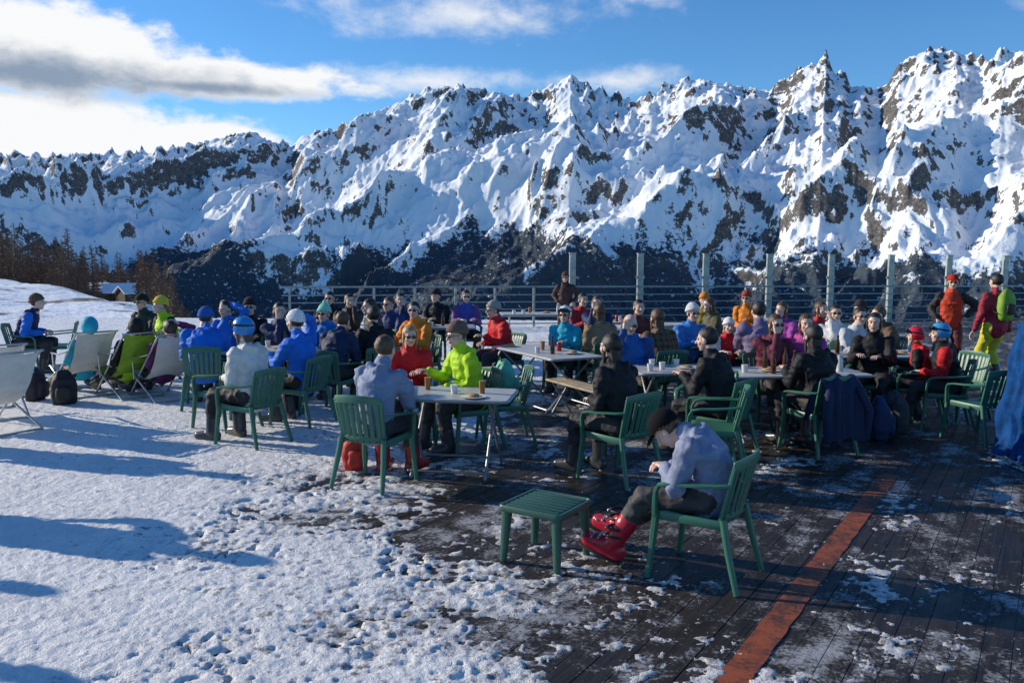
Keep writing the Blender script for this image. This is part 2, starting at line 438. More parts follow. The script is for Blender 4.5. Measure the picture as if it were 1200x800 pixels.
def chalet(x,y,yaw,sc):
    z=float(terr(np.array([math.atan2(x,y)]),np.array([math.hypot(x,y)]))[0])
    e=bpy.data.objects.new('mountain_chalet',None);COL.objects.link(e);e.location=(x,y,z+.4);e.rotation_euler=(0,0,yaw);e.scale=(sc,)*3
    wood=mat('chalet_wood',(.09,.05,.03),rough=.8);snow=mat('roof_snow',(.85,.88,.92),rough=.6);gl=mat('window_glass',(.03,.04,.05),rough=.1);st=mat('stone_base',(.3,.28,.26),rough=.9)
    def ch(nm,vf,m_):
        b=MB();b.add(vf,m_);add_obj(nm,b.mesh(nm,False),parent=e)
    ch('stone_base',box((0,0,0),(8.2,6.2,2)),st)
    ch('walls',box((0,0,2.4),(8,6,2.8)),wood)
    V=[(-4,-3,3.8),(4,-3,3.8),(4,3,3.8),(-4,3,3.8),(-4,0,5.6),(4,0,5.6)]
    ch('gable',(V,[(0,1,5,4),(2,3,4,5),(0,4,3),(1,2,5)]),wood)
    for sgn in (1,-1):
        V=[(-4.7,0,5.7),(4.7,0,5.7),(4.7,sgn*4,3.35),(-4.7,sgn*4,3.35),(-4.7,0,6.1),(4.7,0,6.1),(4.7,sgn*4,3.75),(-4.7,sgn*4,3.75)]
        ch('roof',(V,[(0,1,2,3),(4,5,6,7),(0,1,5,4),(2,3,7,6),(1,2,6,5),(0,3,7,4)]),snow)
    for x_ in (-2.4,0,2.4): ch('window',box((x_,-3.02,2.6),(1,.08,1)),gl)
    ch('door',box((4.03,0,2),(.08,1,2)),gl);ch('chimney',box((2,1,6),(.6,.6,1.4)),st)
chalet(-61,133,.4,.55);chalet(-67,138,-.3,.5);chalet(-57.5,129,.9,.45)
print('terrain',time.time()-T0)

# ---------------------------------------------------------------- terrace deck
BA=math.radians(32.4);bd=Vector((math.sin(BA),math.cos(BA)));bn=Vector((math.cos(BA),-math.sin(BA)))
poly=[(-9,-2),(10,-2),(18,28),(-2.5,23.3),(-9,14)]
deckm,nt,b_=newmat('wet_wood_planks')
gi=nt.new('ShaderNodeNewGeometry').outputs['Random Per Island']
tcO=nt.new('ShaderNodeTexCoord').outputs['Object']
mp=nt.mapping(tcO,(1,1,1),(0,0,BA))
mp2=nt.mapping(mp,(26,1.6,1));mp3=nt.mapping(mp,(2.2,1.0,1))
g1=nt.noise(mp2,1.0,6,.6);g2=nt.noise(mp3,.8,6,.6);g3=nt.noise(tcO,5,6,.7);g4=nt.noise(tcO,38,4,.7)
c=nt.mix(nt.ramp(g1,.3,.7),(.012,.010,.009,1),(.040,.031,.026,1))
c=nt.mix(nt.math('MULTIPLY',gi,.4),c,(.040,.032,.028,1))
fs=nt.math('ADD',nt.math('ADD',nt.math('MULTIPLY',g3,.6),nt.math('MULTIPLY',g2,.7)),nt.math('MULTIPLY',g4,.45))
fr=nt.ramp(fs,.87,1.04,0,.85)
c=nt.mix(fr,c,(.40,.40,.42,1))
nt.link(c,b_.inputs['Base Color'])
nt.link(nt.ramp(nt.math('ADD',g2,nt.math('MULTIPLY',g3,.3)),.45,.8,.36,.8),b_.inputs['Roughness'])
nt.link(nt.bump(nt.math('ADD',nt.math('ADD',g1,nt.math('MULTIPLY',g3,.8)),nt.math('MULTIPLY',g4,.5)),.6,.007),b_.inputs['Normal'])
b_.inputs['Specular IOR Level'].default_value=.3
mb=MB();rd=random.Random(3)
wq=-14.0
while wq<22:
    o=bn*wq;t0,t1=-1e9,1e9
    for i in range(5):
        A=Vector(poly[i]);B=Vector(poly[(i+1)%5]);n_=Vector((-(B-A).y,(B-A).x))
        num=n_.dot(A-o);den=n_.dot(bd)
        if abs(den)<1e-9: continue
        t=num/den
        if den>0: t0=max(t0,t)
        else: t1=min(t1,t)
    if t1-t0>.2:
        t=t0
        while t<t1:
            t2=min(t1,t+rd.uniform(2,4.0));h=rd.uniform(-.003,.0);g_=.0675+rd.uniform(-.0015,.0012)
            P=[o+bd*(t+.003)+bn*-g_,o+bd*(t2-.003)+bn*-g_,o+bd*(t2-.003)+bn*g_,o+bd*(t+.003)+bn*g_]
            Vv=[(p.x,p.y,h) for p in P]+[(p.x,p.y,h-.035) for p in P]
            mb.add((Vv,[(0,1,2,3)[::-1],(0,1,5,4),(1,2,6,5),(2,3,7,6),(3,0,4,7)]),deckm)
            t=t2
    wq+=.140
add_obj('wooden_deck',mb.mesh('wooden_deck',False))
me=np_mesh('deck_substructure',[(p[0],p[1],-.045) for p in poly]+[(0,10,-.045)],[(0,1,5),(1,2,5),(2,3,5),(3,4,5),(4,0,5)],mats=[mat('dark_joists',(.012,.01,.01),rough=.9)]);add_obj('deck_substructure',me)
sm,nt,b_=newmat('worn_red_paint')
tcO=nt.new('ShaderNodeTexCoord').outputs['Object'];g=nt.noise(tcO,6,7,.7);g2=nt.noise(tcO,1.3,3,.5);g5=nt.noise(tcO,30,4,.7)
c=nt.mix(nt.ramp(nt.math('ADD',nt.math('ADD',g,nt.math('MULTIPLY',g2,.5)),nt.math('MULTIPLY',nt.math('SUBTRACT',g5,.5),.5)),.62,.92),(.33,.075,.025,1),(.06,.028,.02,1))
nt.link(c,b_.inputs['Base Color']);b_.inputs['Roughness'].default_value=.65;nt.link(nt.bump(nt.math('ADD',g,g5),.6,.004),b_.inputs['Normal'])
A=Vector((1.12,4.05));V=[];N=90
for i in range(N):
    t=-3.5+i*8.2/(N-1)
    for sgn in (-1,1):
        qv=A+bd*t+bn*sgn*(.078+.004*math.sin(i*1.7+sgn));V.append((qv.x,qv.y,.004))
me=np_mesh('painted_strip',V,grid_faces(N,2)[:,::-1],mats=[sm]);add_obj('painted_strip',me)

# snow sheet on the deck
ny,nx=700,840
ys=np.geomspace(3.4,27.4,ny)-1.4;us=np.linspace(-1,1,nx)
U,Yg=np.meshgrid(us,ys);Xg=U*(Yg*.72+2.6)
bY=np.interp(Yg,[2,3,4.3,5.3,7.2,8.5,10,12,15,20,26],[.9,.9,.5,-.05,-.85,-.5,-.45,.3,1.5,3,4])
al=Xg*math.sin(BA)+Yg*math.cos(BA);ac=Xg*math.cos(BA)-Yg*math.sin(BA)
fine=fbm(Xg*9,Yg*9,4,131,.65)
s=-(Xg-bY)/.95+1.25*fbm(Xg*.8,Yg*.8,3,101)+.6*fbm(Xg*3.3,Yg*3.3,4,111,.6)+.5*fine
s=s-.9*np.exp(-(((Xg+.2)/1.1)**2+((Yg-6.4)/.8)**2))+1.1*np.exp(-(((Xg-.9)/.9)**2+((Yg-3.9)/.7)**2))
s2=-.90+1.1*fbm(al*.7,ac*1.6,4,121,.6)+.8*fine+.45*np.exp(-((Xg-3.2)/1.3)**2-((Yg-4.6)/1.2)**2)+.40*np.exp(-((Xg-1.4)/.9)**2-((Yg-4.4)/1.0)**2)
s2=np.minimum(s2,.35)
s=np.maximum(s,s2)
thick=np.clip(s*.020,-.02,.028)
rough_=.006*fbm(Xg*5,Yg*5,3,141)+.006*fbm(Xg*17,Yg*17,3,151,.6)-.010*np.clip(ridged(Xg*2.6,Yg*2.6,2,161)-.75,0,1)
sp_=.6*fbm(Xg*9,Yg*9,3,171,.7)
holes=sstep(.33,.58,sp_+.34*fbm(Xg*1.1,Yg*1.1,3,181))*sstep(4.0,.2,s)*.035
Zg=thick+rough_*sstep(-.2,.6,s)-holes
Zg=np.where(s<-.15,-.012,Zg)
Zg[-1]=-.1
me=np_mesh('trampled_snow',np.stack([Xg,Yg,Zg],-1).reshape(-1,3),grid_faces(ny,nx))
at=me.attributes.new('thin','FLOAT','POINT');at.data.foreach_set('value',np.clip(s,0,3).ravel().astype(np.float32))
m,nt,b_=newmat('trampled_snow')
th=nt.new('ShaderNodeAttribute',attribute_name='thin').outputs['Fac']
tcO=nt.new('ShaderNodeTexCoord').outputs['Object']
n1=nt.noise(tcO,1.2,6,.6);n2=nt.noise(tcO,14,6,.7);n3=nt.noise(tcO,55,4,.7);n4=nt.noise(tcO,5,6,.75)
c=nt.mix(nt.ramp(n1,.3,.7),(.78,.78,.79,1),(.91,.91,.91,1))
c=nt.mix(nt.ramp(n4,.56,.75,0,.5),c,(.48,.47,.46,1))
c=nt.mix(nt.ramp(nt.math('SUBTRACT',nt.math('ADD',n2,nt.math('MULTIPLY',n1,.25)),nt.math('MULTIPLY',th,.04)),.60,.72,0,.8),c,(.13,.105,.09,1))
c=nt.mix(nt.ramp(th,0,.7,.5,0),c,(.28,.28,.30,1))
nt.link(c,b_.inputs['Base Color']);b_.inputs['Roughness'].default_value=.55;b_.inputs['Specular IOR Level'].default_value=.3
nt.link(nt.bump(nt.math('ADD',nt.math('MULTIPLY',n2,1.0),nt.math('MULTIPLY',n3,.45)),1.0,.03),b_.inputs['Normal'])
me.materials.append(m);add_obj('trampled_snow',me)
print('deck',time.time()-T0)

# ---------------------------------------------------------------- fence
steel=mat('weathered_steel',(.33,.37,.36),rough=.45,metal=.4,bump=.1);rail_m=mat('rail_metal',(.22,.27,.28),rough=.45,metal=.5,bump=.1)
gm,nt,b_=newmat('clear_glass');nt.n.remove(b_)
tr=nt.new('ShaderNodeBsdfTransparent');tr.inputs[0].default_value=(.95,.97,.98,1);gl=nt.new('ShaderNodeBsdfGlossy');gl.inputs['Roughness'].default_value=.03
lw=nt.new('ShaderNodeLayerWeight');lw.inputs[0].default_value=.12
mi=nt.new('ShaderNodeMixShader');nt.link(lw.outputs['Fresnel'],mi.inputs[0]);nt.link(tr.outputs[0],mi.inputs[1]);nt.link(gl.outputs[0],mi.inputs[2])
nt.link(mi.outputs[0],[n for n in nt.n if n.type=='OUTPUT_MATERIAL'][0].inputs[0])
fe=bpy.data.objects.new('glass_windbreak_fence',None);COL.objects.link(fe)
f0=Vector((1.68,24,0));fa=.2
def fchild(nm,vf,m_):
    b=MB();b.add(vf,m_);o=add_obj(nm,b.mesh(nm,False),f0,fa,1,fe)
for i in range(10):
    x=i*2.0
    fchild('post',box((x,0,1.02),(.17,.10,2.08)),steel);fchild('post_cap',box((x,0,2.075),(.2,.13,.03)),steel)
    if i<9:
        fchild('glass_panel',box((x+1,.0,1.60),(1.72,.012,.80),.001),gm)
        for e in (.1,1.9): fchild('clamp',box((x+e,0,1.4),(.07,.05,.07)),steel)
for i in range(-7,0):
    fchild('low_post',box((i*1.1,0,.55),(.06,.06,1.1)),steel)
for z,h in ((1.14,.05),(.92,.03),(.72,.025),(.52,.025),(.32,.025),(.12,.03)):
    fchild('rail',box((5.2,-.09,z),(26.2,.035,h)),rail_m)

# ---------------------------------------------------------------- furniture meshes
GREEN=(.04,.15,.10)
plast=mat('green_plastic',GREEN,rough=.42,var=.15,scale=3,bump=.08,bscale=120,bdist=.002)
dplast=mat('dark_green_plastic',(.03,.10,.07),rough=.45,var=.15,scale=3,bump=.08,bscale=120,bdist=.002)
def chair_mesh(P):
    b=MB()
    nu,nv=13,13;top=[];bot=[]
    for j in range(nv):
        v=j/(nv-1);y=-.21+.47*v
        for i in range(nu):
            u=i/(nu-1)*2-1;wd=.215+.03*v;x=u*wd
            z=.425-.022*(1-u*u)*math.sin(math.pi*min(1,v*1.15))+.02*v
            if v>.85: z-=((v-.85)/.15)**2*.045
            z+=.012*u**4
            top.append((x,y,z));bot.append((x,y,z-.014))
    n=nu*nv;F=[tuple(f[::-1]) for f in grid_faces(nv,nu)[:,::-1].tolist()]+[tuple(k+n for k in f) for f in grid_faces(nv,nu)[:,::-1].tolist()]
    edge=[i for i in range(nu)]+[j*nu+nu-1 for j in range(1,nv)]+[n-1-i for i in range(1,nu)]+[(nv-1-j)*nu for j in range(1,nv-1)]
    for a,c in zip(edge,edge[1:]+edge[:1]): F.append((a,c,c+n,a+n))
    b.add((top+bot,F),P)
    for s in (-1,1): b.add(tube([(s*.225,-.2,.415),(s*.24,.22,.42)],[(.012,.03)]*2,n=8,side=(1,0,0),sq=.6),P)
    b.add(tube([(-.24,.245,.405),(.24,.245,.405)],[(.028,.012)]*2,n=8,side=(0,0,1),sq=.6),P)
    def bk(x,z):
        t=(z-.42)/.42
        return (x*(1+.12*t),-.215-.105*t+.95*x*x,z)
    for i in range(7):
        x=-.168+i*.056
        b.add(tube([bk(x,z) for z in (.415,.52,.62,.72,.79)],[(.0235,.006)]*5,n=8,side=(1,0,0),sq=.55),P)
    xs=np.linspace(-.205,.205,11)
    b.add(tube([bk(x,.815-.16*x*x*3) for x in xs],[(.036,.010)]*11,n=8,side=(0,0,1),sq=.6),P)
    b.add(tube([bk(x,.455) for x in xs],[(.022,.009)]*11,n=8,side=(0,0,1),sq=.6),P)
    for s in (-1,1):
        b.add(tube([bk(s*.205,z) for z in (.42,.55,.67,.795)],[(.02,.013)]*4,n=8,side=(1,0,0),sq=.6),P)
        q=bk(s*.212,.68)
        b.add(tube([(q[0],q[1],.675),(s*.265,-.16,.668),(s*.285,0,.655),(s*.287,.13,.648),(s*.283,.20,.632),(s*.275,.228,.585),(s*.265,.236,.50),(s*.258,.236,.42)],
            [(.016,.012),(.024,.011),(.028,.011),(.030,.011),(.028,.012),(.024,.014),(.024,.016),(.026,.018)],n=8,side=(1,0,0),sq=.6),P)
        b.add(tube([(s*.25,.232,.43),(s*.262,.252,.2),(s*.275,.275,.003)],[(.028,.022),(.024,.019),(.018,.016)],n=8,side=(1,0,0),sq=.6,cap='flat'),P)
        b.add(tube([(s*.215,-.20,.45),(s*.235,-.245,.25),(s*.26,-.315,.003)],[(.026,.022),(.024,.02),(.018,.016)],n=8,side=(1,0,0),sq=.6,cap='flat'),P)
    return b.mesh('plastic_garden_chair',True,math.radians(50))
chairM=chair_mesh(plast)
cream=mat('canvas_sling',(.62,.60,.54),rough=.85,var=.1,bump=.2);alu=mat('aluminium_tube',(.5,.5,.5),rough=.3,metal=.8,bump=0)
limec=mat('lime_canvas',(.25,.42,.03),rough=.85)
def deckchair_mesh(c_):
    b=MB()
    path=[(-.52,.90),(-.44,.74),(-.34,.55),(-.2,.38),(-.02,.29),(.16,.28),(.30,.33),(.36,.385)]
    V=[];nu=9
    for (y,z) in path:
        for i in range(nu):
            u=i/(nu-1)*2-1;V.append((u*.25,y,z+.012*u*u))
    n=len(V);V2=V+[(x,y-.004,z-.008) for x,y,z in V]
    g=grid_faces(len(path),nu).tolist();F=g+[tuple(k+n for k in f[::-1]) for f in g]
    b.add((V2,F),c_)
    for s in (-1,1):
        b.add(tube([(s*.27,-.54,.93),(s*.27,.45,.02)],.014,n=8),alu)
        b.add(tube([(s*.295,.38,.40),(s*.295,-.46,.02)],.014,n=8),alu)
        b.add(tube([(s*.31,-.30,.66),(s*.32,0,.60),(s*.31,.26,.60)],[(.022,.01)]*3,n=8,side=(1,0,0)),alu)
        b.add(tube([(s*.31,.24,.60),(s*.30,.22,.27)],.010,n=6),alu)
    for y,z in ((-.54,.93),(.45,.02),(.38,.40),(-.46,.02)): b.add(tube([(-.295,y,z),(.295,y,z)],.014,n=8),alu)
    return b.mesh('folding_deck_chair',True,math.radians(50))
deckM=deckchair_mesh(cream);deckL=deckchair_mesh(limec)
ttop=mat('table_laminate',(.46,.45,.42),rough=.4,var=.12,scale=3,bump=.05);tedge=mat('table_frame',(.32,.33,.33),rough=.4,metal=.5)
def table_mesh(L,W):
    b=MB()
    b.add(slab(rrect(L,W,.05),.722,.745),ttop)
    o=rrect(L+.012,W+.012,.055);b.add(tube([(x,y,.728) for x,y in o],[(.012,.017)]*len(o),n=6,side=(0,0,1),closed=True),tedge)
    for s in (-1,1):
        x=s*(L/2-.17)
        b.add(tube([(x,-W/2+.06,.72),(x+s*.02,W/2-.02,.005)],.014,n=8),tedge)
        b.add(tube([(x-.03*s,W/2-.06,.72),(x-s*.03,-W/2+.02,.005)],.014,n=8),tedge)
    for y in (-W/2+.04,W/2-.04): b.add(tube([(-L/2+.17,y,.06),(L/2-.17,y,.06)],.010,n=6),tedge)
    for y in (-W/2+.08,W/2-.08): b.add(tube([(-L/2+.1,y,.708),(L/2-.1,y,.708)],.012,n=6),tedge)
    return b.mesh('folding_table',True,math.radians(40))
tabS=table_mesh(1.1,.72);tabL=table_mesh(1.7,.8)
b=MB()
for i in range(7): b.add(tube([(-.2,-.178+i*.0593,.385),(.2,-.178+i*.0593,.385)],[(.023,.009)]*2,n=8,side=(0,1,0),sq=.5),dplast)
o=rrect(.46,.46,.03);b.add(tube([(x,y,.375) for x,y in o],[(.022,.014)]*len(o),n=8,side=(0,0,1),closed=True,sq=.6),dplast)
for sx in (-1,1):
    b.add(tube([(sx*.1,-.2,.372),(sx*.1,.2,.372)],.012,n=6),dplast)
    for sy in (-1,1):
        b.add(tube([(sx*.19,sy*.19,.375),(sx*.2,sy*.2,.2),(sx*.21,sy*.21,.003)],[(.034,.034),(.028,.028),(.022,.022)],n=8,side=(1,0,0),sq=.6,cap='flat'),dplast)
stoolM=b.mesh('slatted_plastic_stool',True,math.radians(50))
b=MB();bw=mat('bench_wood',(.38,.30,.2),rough=.6,scale=6)
for i in range(3): b.add(box((0,-.1+.1*i,.44),(1.5,.092,.028)),bw)
for s in (-1,1):
    b.add(tube([(s*.6,-.12,.42),(s*.6,.16,.005)],.014,n=8),tedge);b.add(tube([(s*.57,.12,.42),(s*.57,-.16,.005)],.014,n=8),tedge)
benchM=b.mesh('folding_bench',False)
def lathe(prof,m_,n=14,nm='x',extra=None):
    b=MB();b.add(tube([(0,0,z) for r,z in prof],[max(r,.0005) for r,z in prof],n=n,side=(1,0,0),cap='flat'),m_)
    if extra: b.add(*extra)
    return b.mesh(nm,True,math.radians(50))
beer=mat('amber_drink',(.35,.15,.03),rough=.15);brown=mat('brown_glass',(.08,.03,.01),rough=.12,bump=0);clear=mat('pale_glass',(.5,.55,.56),rough=.1,bump=0)
white=mat('white_ceramic',(.75,.75,.73),rough=.25,bump=0);redc=mat('red_can',(.5,.02,.02),rough=.3,metal=.3,bump=0);food=mat('food',(.45,.25,.08),rough=.7,scale=60)
bottleM=lathe([(.03,0),(.032,.01),(.032,.14),(.014,.19),(.012,.24),(.014,.245)],brown,nm='beer_bottle')
glassM=lathe([(.024,0),(.027,.01),(.031,.11),(.032,.12)],beer,nm='beer_glass')
cupM=lathe([(.026,0),(.03,.01),(.038,.08),(.04,.085)],white,nm='mug')
jugM=lathe([(.035,0),(.04,.02),(.037,.12),(.028,.17),(.032,.19)],clear,nm='water_carafe')
canM=lathe([(.028,0),(.033,.006),(.033,.11),(.028,.12)],redc,nm='drink_can')
plateM=lathe([(.07,0),(.12,.012),(.122,.016),(.07,.006)],white,nm='plate',extra=(ell((0,0,.02),(.07,.06,.022),10,6),food))
def clutter(cx,cy,yaw,L,W,n,seed):
    r=random.Random(seed)
    pts=[]
    for i in range(n):
        for _ in range(20):
            x=r.uniform(-L/2+.13,L/2-.13);y=r.uniform(-W/2+.13,W/2-.13)
            if all((x-a)**2+(y-c_)**2>.03 for a,c_ in pts): break
        pts.append((x,y))
        k=r.choice([(bottleM,'beer_bottle'),(glassM,'beer_glass'),(cupM,'mug'),(jugM,'water_carafe'),(canM,'drink_can'),(plateM,'plate'),(cupM,'mug'),(plateM,'plate'),(cupM,'mug')])
        X_=cx+x*math.cos(yaw)-y*math.sin(yaw);Y_=cy+x*math.sin(yaw)+y*math.cos(yaw)
        add_obj(k[1],k[0],(X_,Y_,.7555),r.uniform(0,6))
def table(px_,Y,yaw=0,long=False,n=6,seed=0):
    x=(px_-600)/1000*Y;yw=math.radians(yaw)
    add_obj('folding_table',tabL if long else tabS,(x,Y,.01),yw)
    clutter(x,Y,yw,1.7 if long else 1.1,.8 if long else .72,n,seed)

# ---------------------------------------------------------------- head / hand templates
hp=[ell((0,-.012,.035),(.076,.094,.088)),ell((0,.028,-.03),(.060,.062,.082)),ell((0,.055,-.088),(.028,.026,.022)),
    tube([(0,.088,.012),(0,.108,-.022)],[.009,.015],n=8),ell((.080,-.002,-.008),(.010,.020,.032)),ell((-.080,-.002,-.008),(.010,.020,.032)),
    tube([(-.035,.078,.024),(.035,.078,.024)],[.012,.012],n=8),tube([(0,-.02,-.04),(0,-.035,-.14)],[.055,.055],n=12),
    ell((0,.084,-.052),(.022,.012,.012)),ell((.038,.055,-.025),(.024,.026,.026)),ell((-.038,.055,-.025),(.024,.026,.026))]
HV,HF,HN=remesh(hp,.0065,2)
for s in (-1,1):
    d=np.linalg.norm(HV-np.array([s*.031,.085,.006]),axis=1);HV=HV-np.array([0,1,0])*(.009*np.exp(-(d/.016)**2))[:,None]
fc=np.array([HV[list(f)].mean(0) for f in HF])
lip=(np.abs(fc[:,0])<.024)&(np.abs(fc[:,2]+.052)<.008)&(fc[:,1]>.07)
def hand_parts(curl=1.0):
    L=[tube([(0,-.015,0),(0,.02,0),(0,.06,0),(0,.088,-.002)],[(.025,.020),(.034,.018),(.041,.015),(.038,.012)],n=10,side=(1,0,0))]
    for i,(x,l) in enumerate(((-.033,.058),(-.011,.072),(.011,.078),(.033,.068))):
        p=Vector((x,.078,0));pts=[p.copy()];a=0
        for sg,(f,da) in enumerate(((.42,.25),(.33,.6),(.25,.5))):
            a+=da*curl;p=p+Vector((x*.12,math.cos(a),-math.sin(a)))*l*f*1.1;pts.append(p.copy())
        L.append(tube(pts,[.0098,.0092,.0085,.0075],n=7))
    L.append(tube([(.026,.015,-.003),(.05,.042,-.014),(.062,.068,-.022),(.062,.088,-.034)],[.016,.012,.0105,.009],n=7))
    return L
HANDS=hand_parts(1.0)

def ik(a,t,l1,l2,pole):
    d=t-a;L=min(d.length,(l1+l2)*.995);dn=d.normalized()
    x=(l1*l1-l2*l2+L*L)/(2*L);h=math.sqrt(max(0,l1*l1-x*x))
    p=pole-dn*pole.dot(dn);p.normalize()
    return a+dn*x+p*h,a+dn*L
eyew=mat('eye_white',(.7,.7,.68),rough=.2,bump=0);eyed=mat('eye_iris',(.04,.025,.015),rough=.1,bump=0);lipm=mat('lips',(.40,.17,.14),rough=.5,bump=0)
lens=mat('dark_lens',(.01,.01,.012),rough=.06,bump=0);buck=mat('metal_buckle',(.5,.5,.5),rough=.3,metal=.9,bump=0);blackp=mat('black_rubber',(.012,.012,.012),rough=.6,bump=0)
def head_add(B,M,skin,hair,hat,hairlen,glasses,seed):
    idx=[f for f,l in zip(HF,lip) if not l];il=[f for f,l in zip(HF,lip) if l]
    B.add((HV,idx),skin,M);B.add((HV,il),lipm,M)
    for s in (-1,1):
        B.add(ell((s*.031,.078,.006),(.012,.010,.009),10,8),eyew,M);B.add(ell((s*.031,.0855,.006),(.005,.004,.005),8,6),eyed,M)
        B.add(tube([(s*.016,.096,.026),(s*.032,.096,.030),(s*.047,.084,.024)],[.0035,.004,.002],n=6),hair,M)
    kind=hat[0] if hat else None
    if kind!='bald':
        def keep(m_):
            if m_[1]>.035: return m_[2]>.078-.02*(m_[1]<.06)
            if m_[1]>-.005: return m_[2]>.03
            return m_[2]>-.055
        B.add(ell((0,-.018,.034),(.085,.103,.097),28,20,keep,noise=.006,ns=55,seed=seed),hair,M)
    if hairlen>0:
        Lh=hairlen
        V,F=tube([(0,-.045,.03),(0,-.066,-.05),(0,-.078,-.05-Lh*.5),(0,-.072,-.05-Lh)],[(.068,.044),(.064,.034),(.058,.028),(.030,.014)],n=26,side=(1,0,0))
        V=np.array(V);rr_=.006*np.sin(np.arctan2(V[:,1]+.08,V[:,0])*17+V[:,2]*12);V[:,0]+=rr_*np.sign(V[:,0]);V[:,1]+=rr_
        B.add((V,F),hair,M)
        for s in (-1,1): B.add(tube([(s*.074,.0,.04),(s*.078,.008,-.04),(s*.066,.015,-.05-Lh*.6)],[(.011,.024),(.012,.024),(.007,.012)],n=10,side=(1,0,0)),hair,M)
    if glasses:
        for s in (-1,1):
            B.add(ell((s*.032,.101,.006),(.024,.005,.016),12,8),lens,M)
            B.add(tube([(s*.054,.095,.012),(s*.078,.05,.012),(s*.084,-.01,.008)],.003,n=5),lens,M)
        B.add(tube([(-.012,.106,.01),(.012,.106,.01)],.003,n=5),lens,M)
    if kind in('beanie','pompom'):
        hm=mat('knit_wool',hat[1],rough=.95,var=.2,scale=40,bump=.8,bdist=.006,bscale=90)
        B.add(ell((0,-.020,.056),(.092,.110,.104),26,18,lambda m_:m_[2]>.038+.2*(m_[1]+.02),noise=.004,ns=40,seed=seed),hm,M)
        pts=[(.089*math.cos(t)*1.02,-.018+.107*math.sin(t)*1.02,.048+.022*math.sin(t)) for t in np.linspace(0,2*math.pi,22,endpoint=False)]
        B.add(tube(pts,[(.022,.009)]*22,n=8,side=(0,0,1),closed=True),hm,M)
        if kind=='pompom': B.add(ell((0,-.03,.175),(.034,.034,.032),12,10,noise=.008,ns=120),hm,M)
    elif kind=='helmet':
        hm=mat('helmet_shell',hat[1],rough=.28,var=.05,bump=0)
        def keep(m_):
            if m_[1]>.03: return m_[2]>.062
            return m_[2]>-.045
        B.add(ell((0,-.015,.035),(.104,.125,.120),30,22,keep),hm,M)
        pts=[(.1035*math.cos(t),-.013+.125*math.sin(t),.066+.02*math.sin(t)) for t in np.linspace(0,2*math.pi,24,endpoint=False)]
        B.add(tube(pts,[(.012,.003)]*24,n=6,side=(0,0,1),closed=True),lens,M)
        B.add(tube([(-.075,.085,.082),(-.04,.112,.086),(0,.12,.088),(.04,.112,.086),(.075,.085,.082)],[(.026,.012),(.032,.014),(.03,.014),(.032,.014),(.026,.012)],n=10,side=(0,0,1)),lens,M)
        for s in (-1,1):
            for q in (-.02,.02): B.add(ell((s*.035,q-.01,.148),(.006,.02,.006),8,6),lens,M)
            B.add(tube([(s*.085,.02,-.03),(s*.05,.04,-.10),(0,.05,-.117)],.005,n=5),lens,M)
    elif kind=='cap':
        hm=mat('cap_fabric',hat[1],rough=.9,spec=.15)
        B.add(ell((0,-.017,.042),(.097,.118,.106),30,24,lambda m_:m_[2]>.045+.55*min(0,m_[1])),hm,M)
        B.add(tube([(0,.07,.055),(0,.12,.053),(0,.165,.040)],[(.078,.006),(.076,.005),(.05,.004)],n=14,side=(1,0,0)),hm,M)
        B.add(ell((0,-.015,.149),(.008,.008,.005),8,6),hm,M)
    elif kind=='hood':
        hm=cloth(hat[1])
        B.add(ell((0,-.03,.025),(.105,.125,.125),26,20,lambda m_:m_[1]<.035 or m_[2]>.10,noise=.006,ns=25,seed=seed),hm,M)

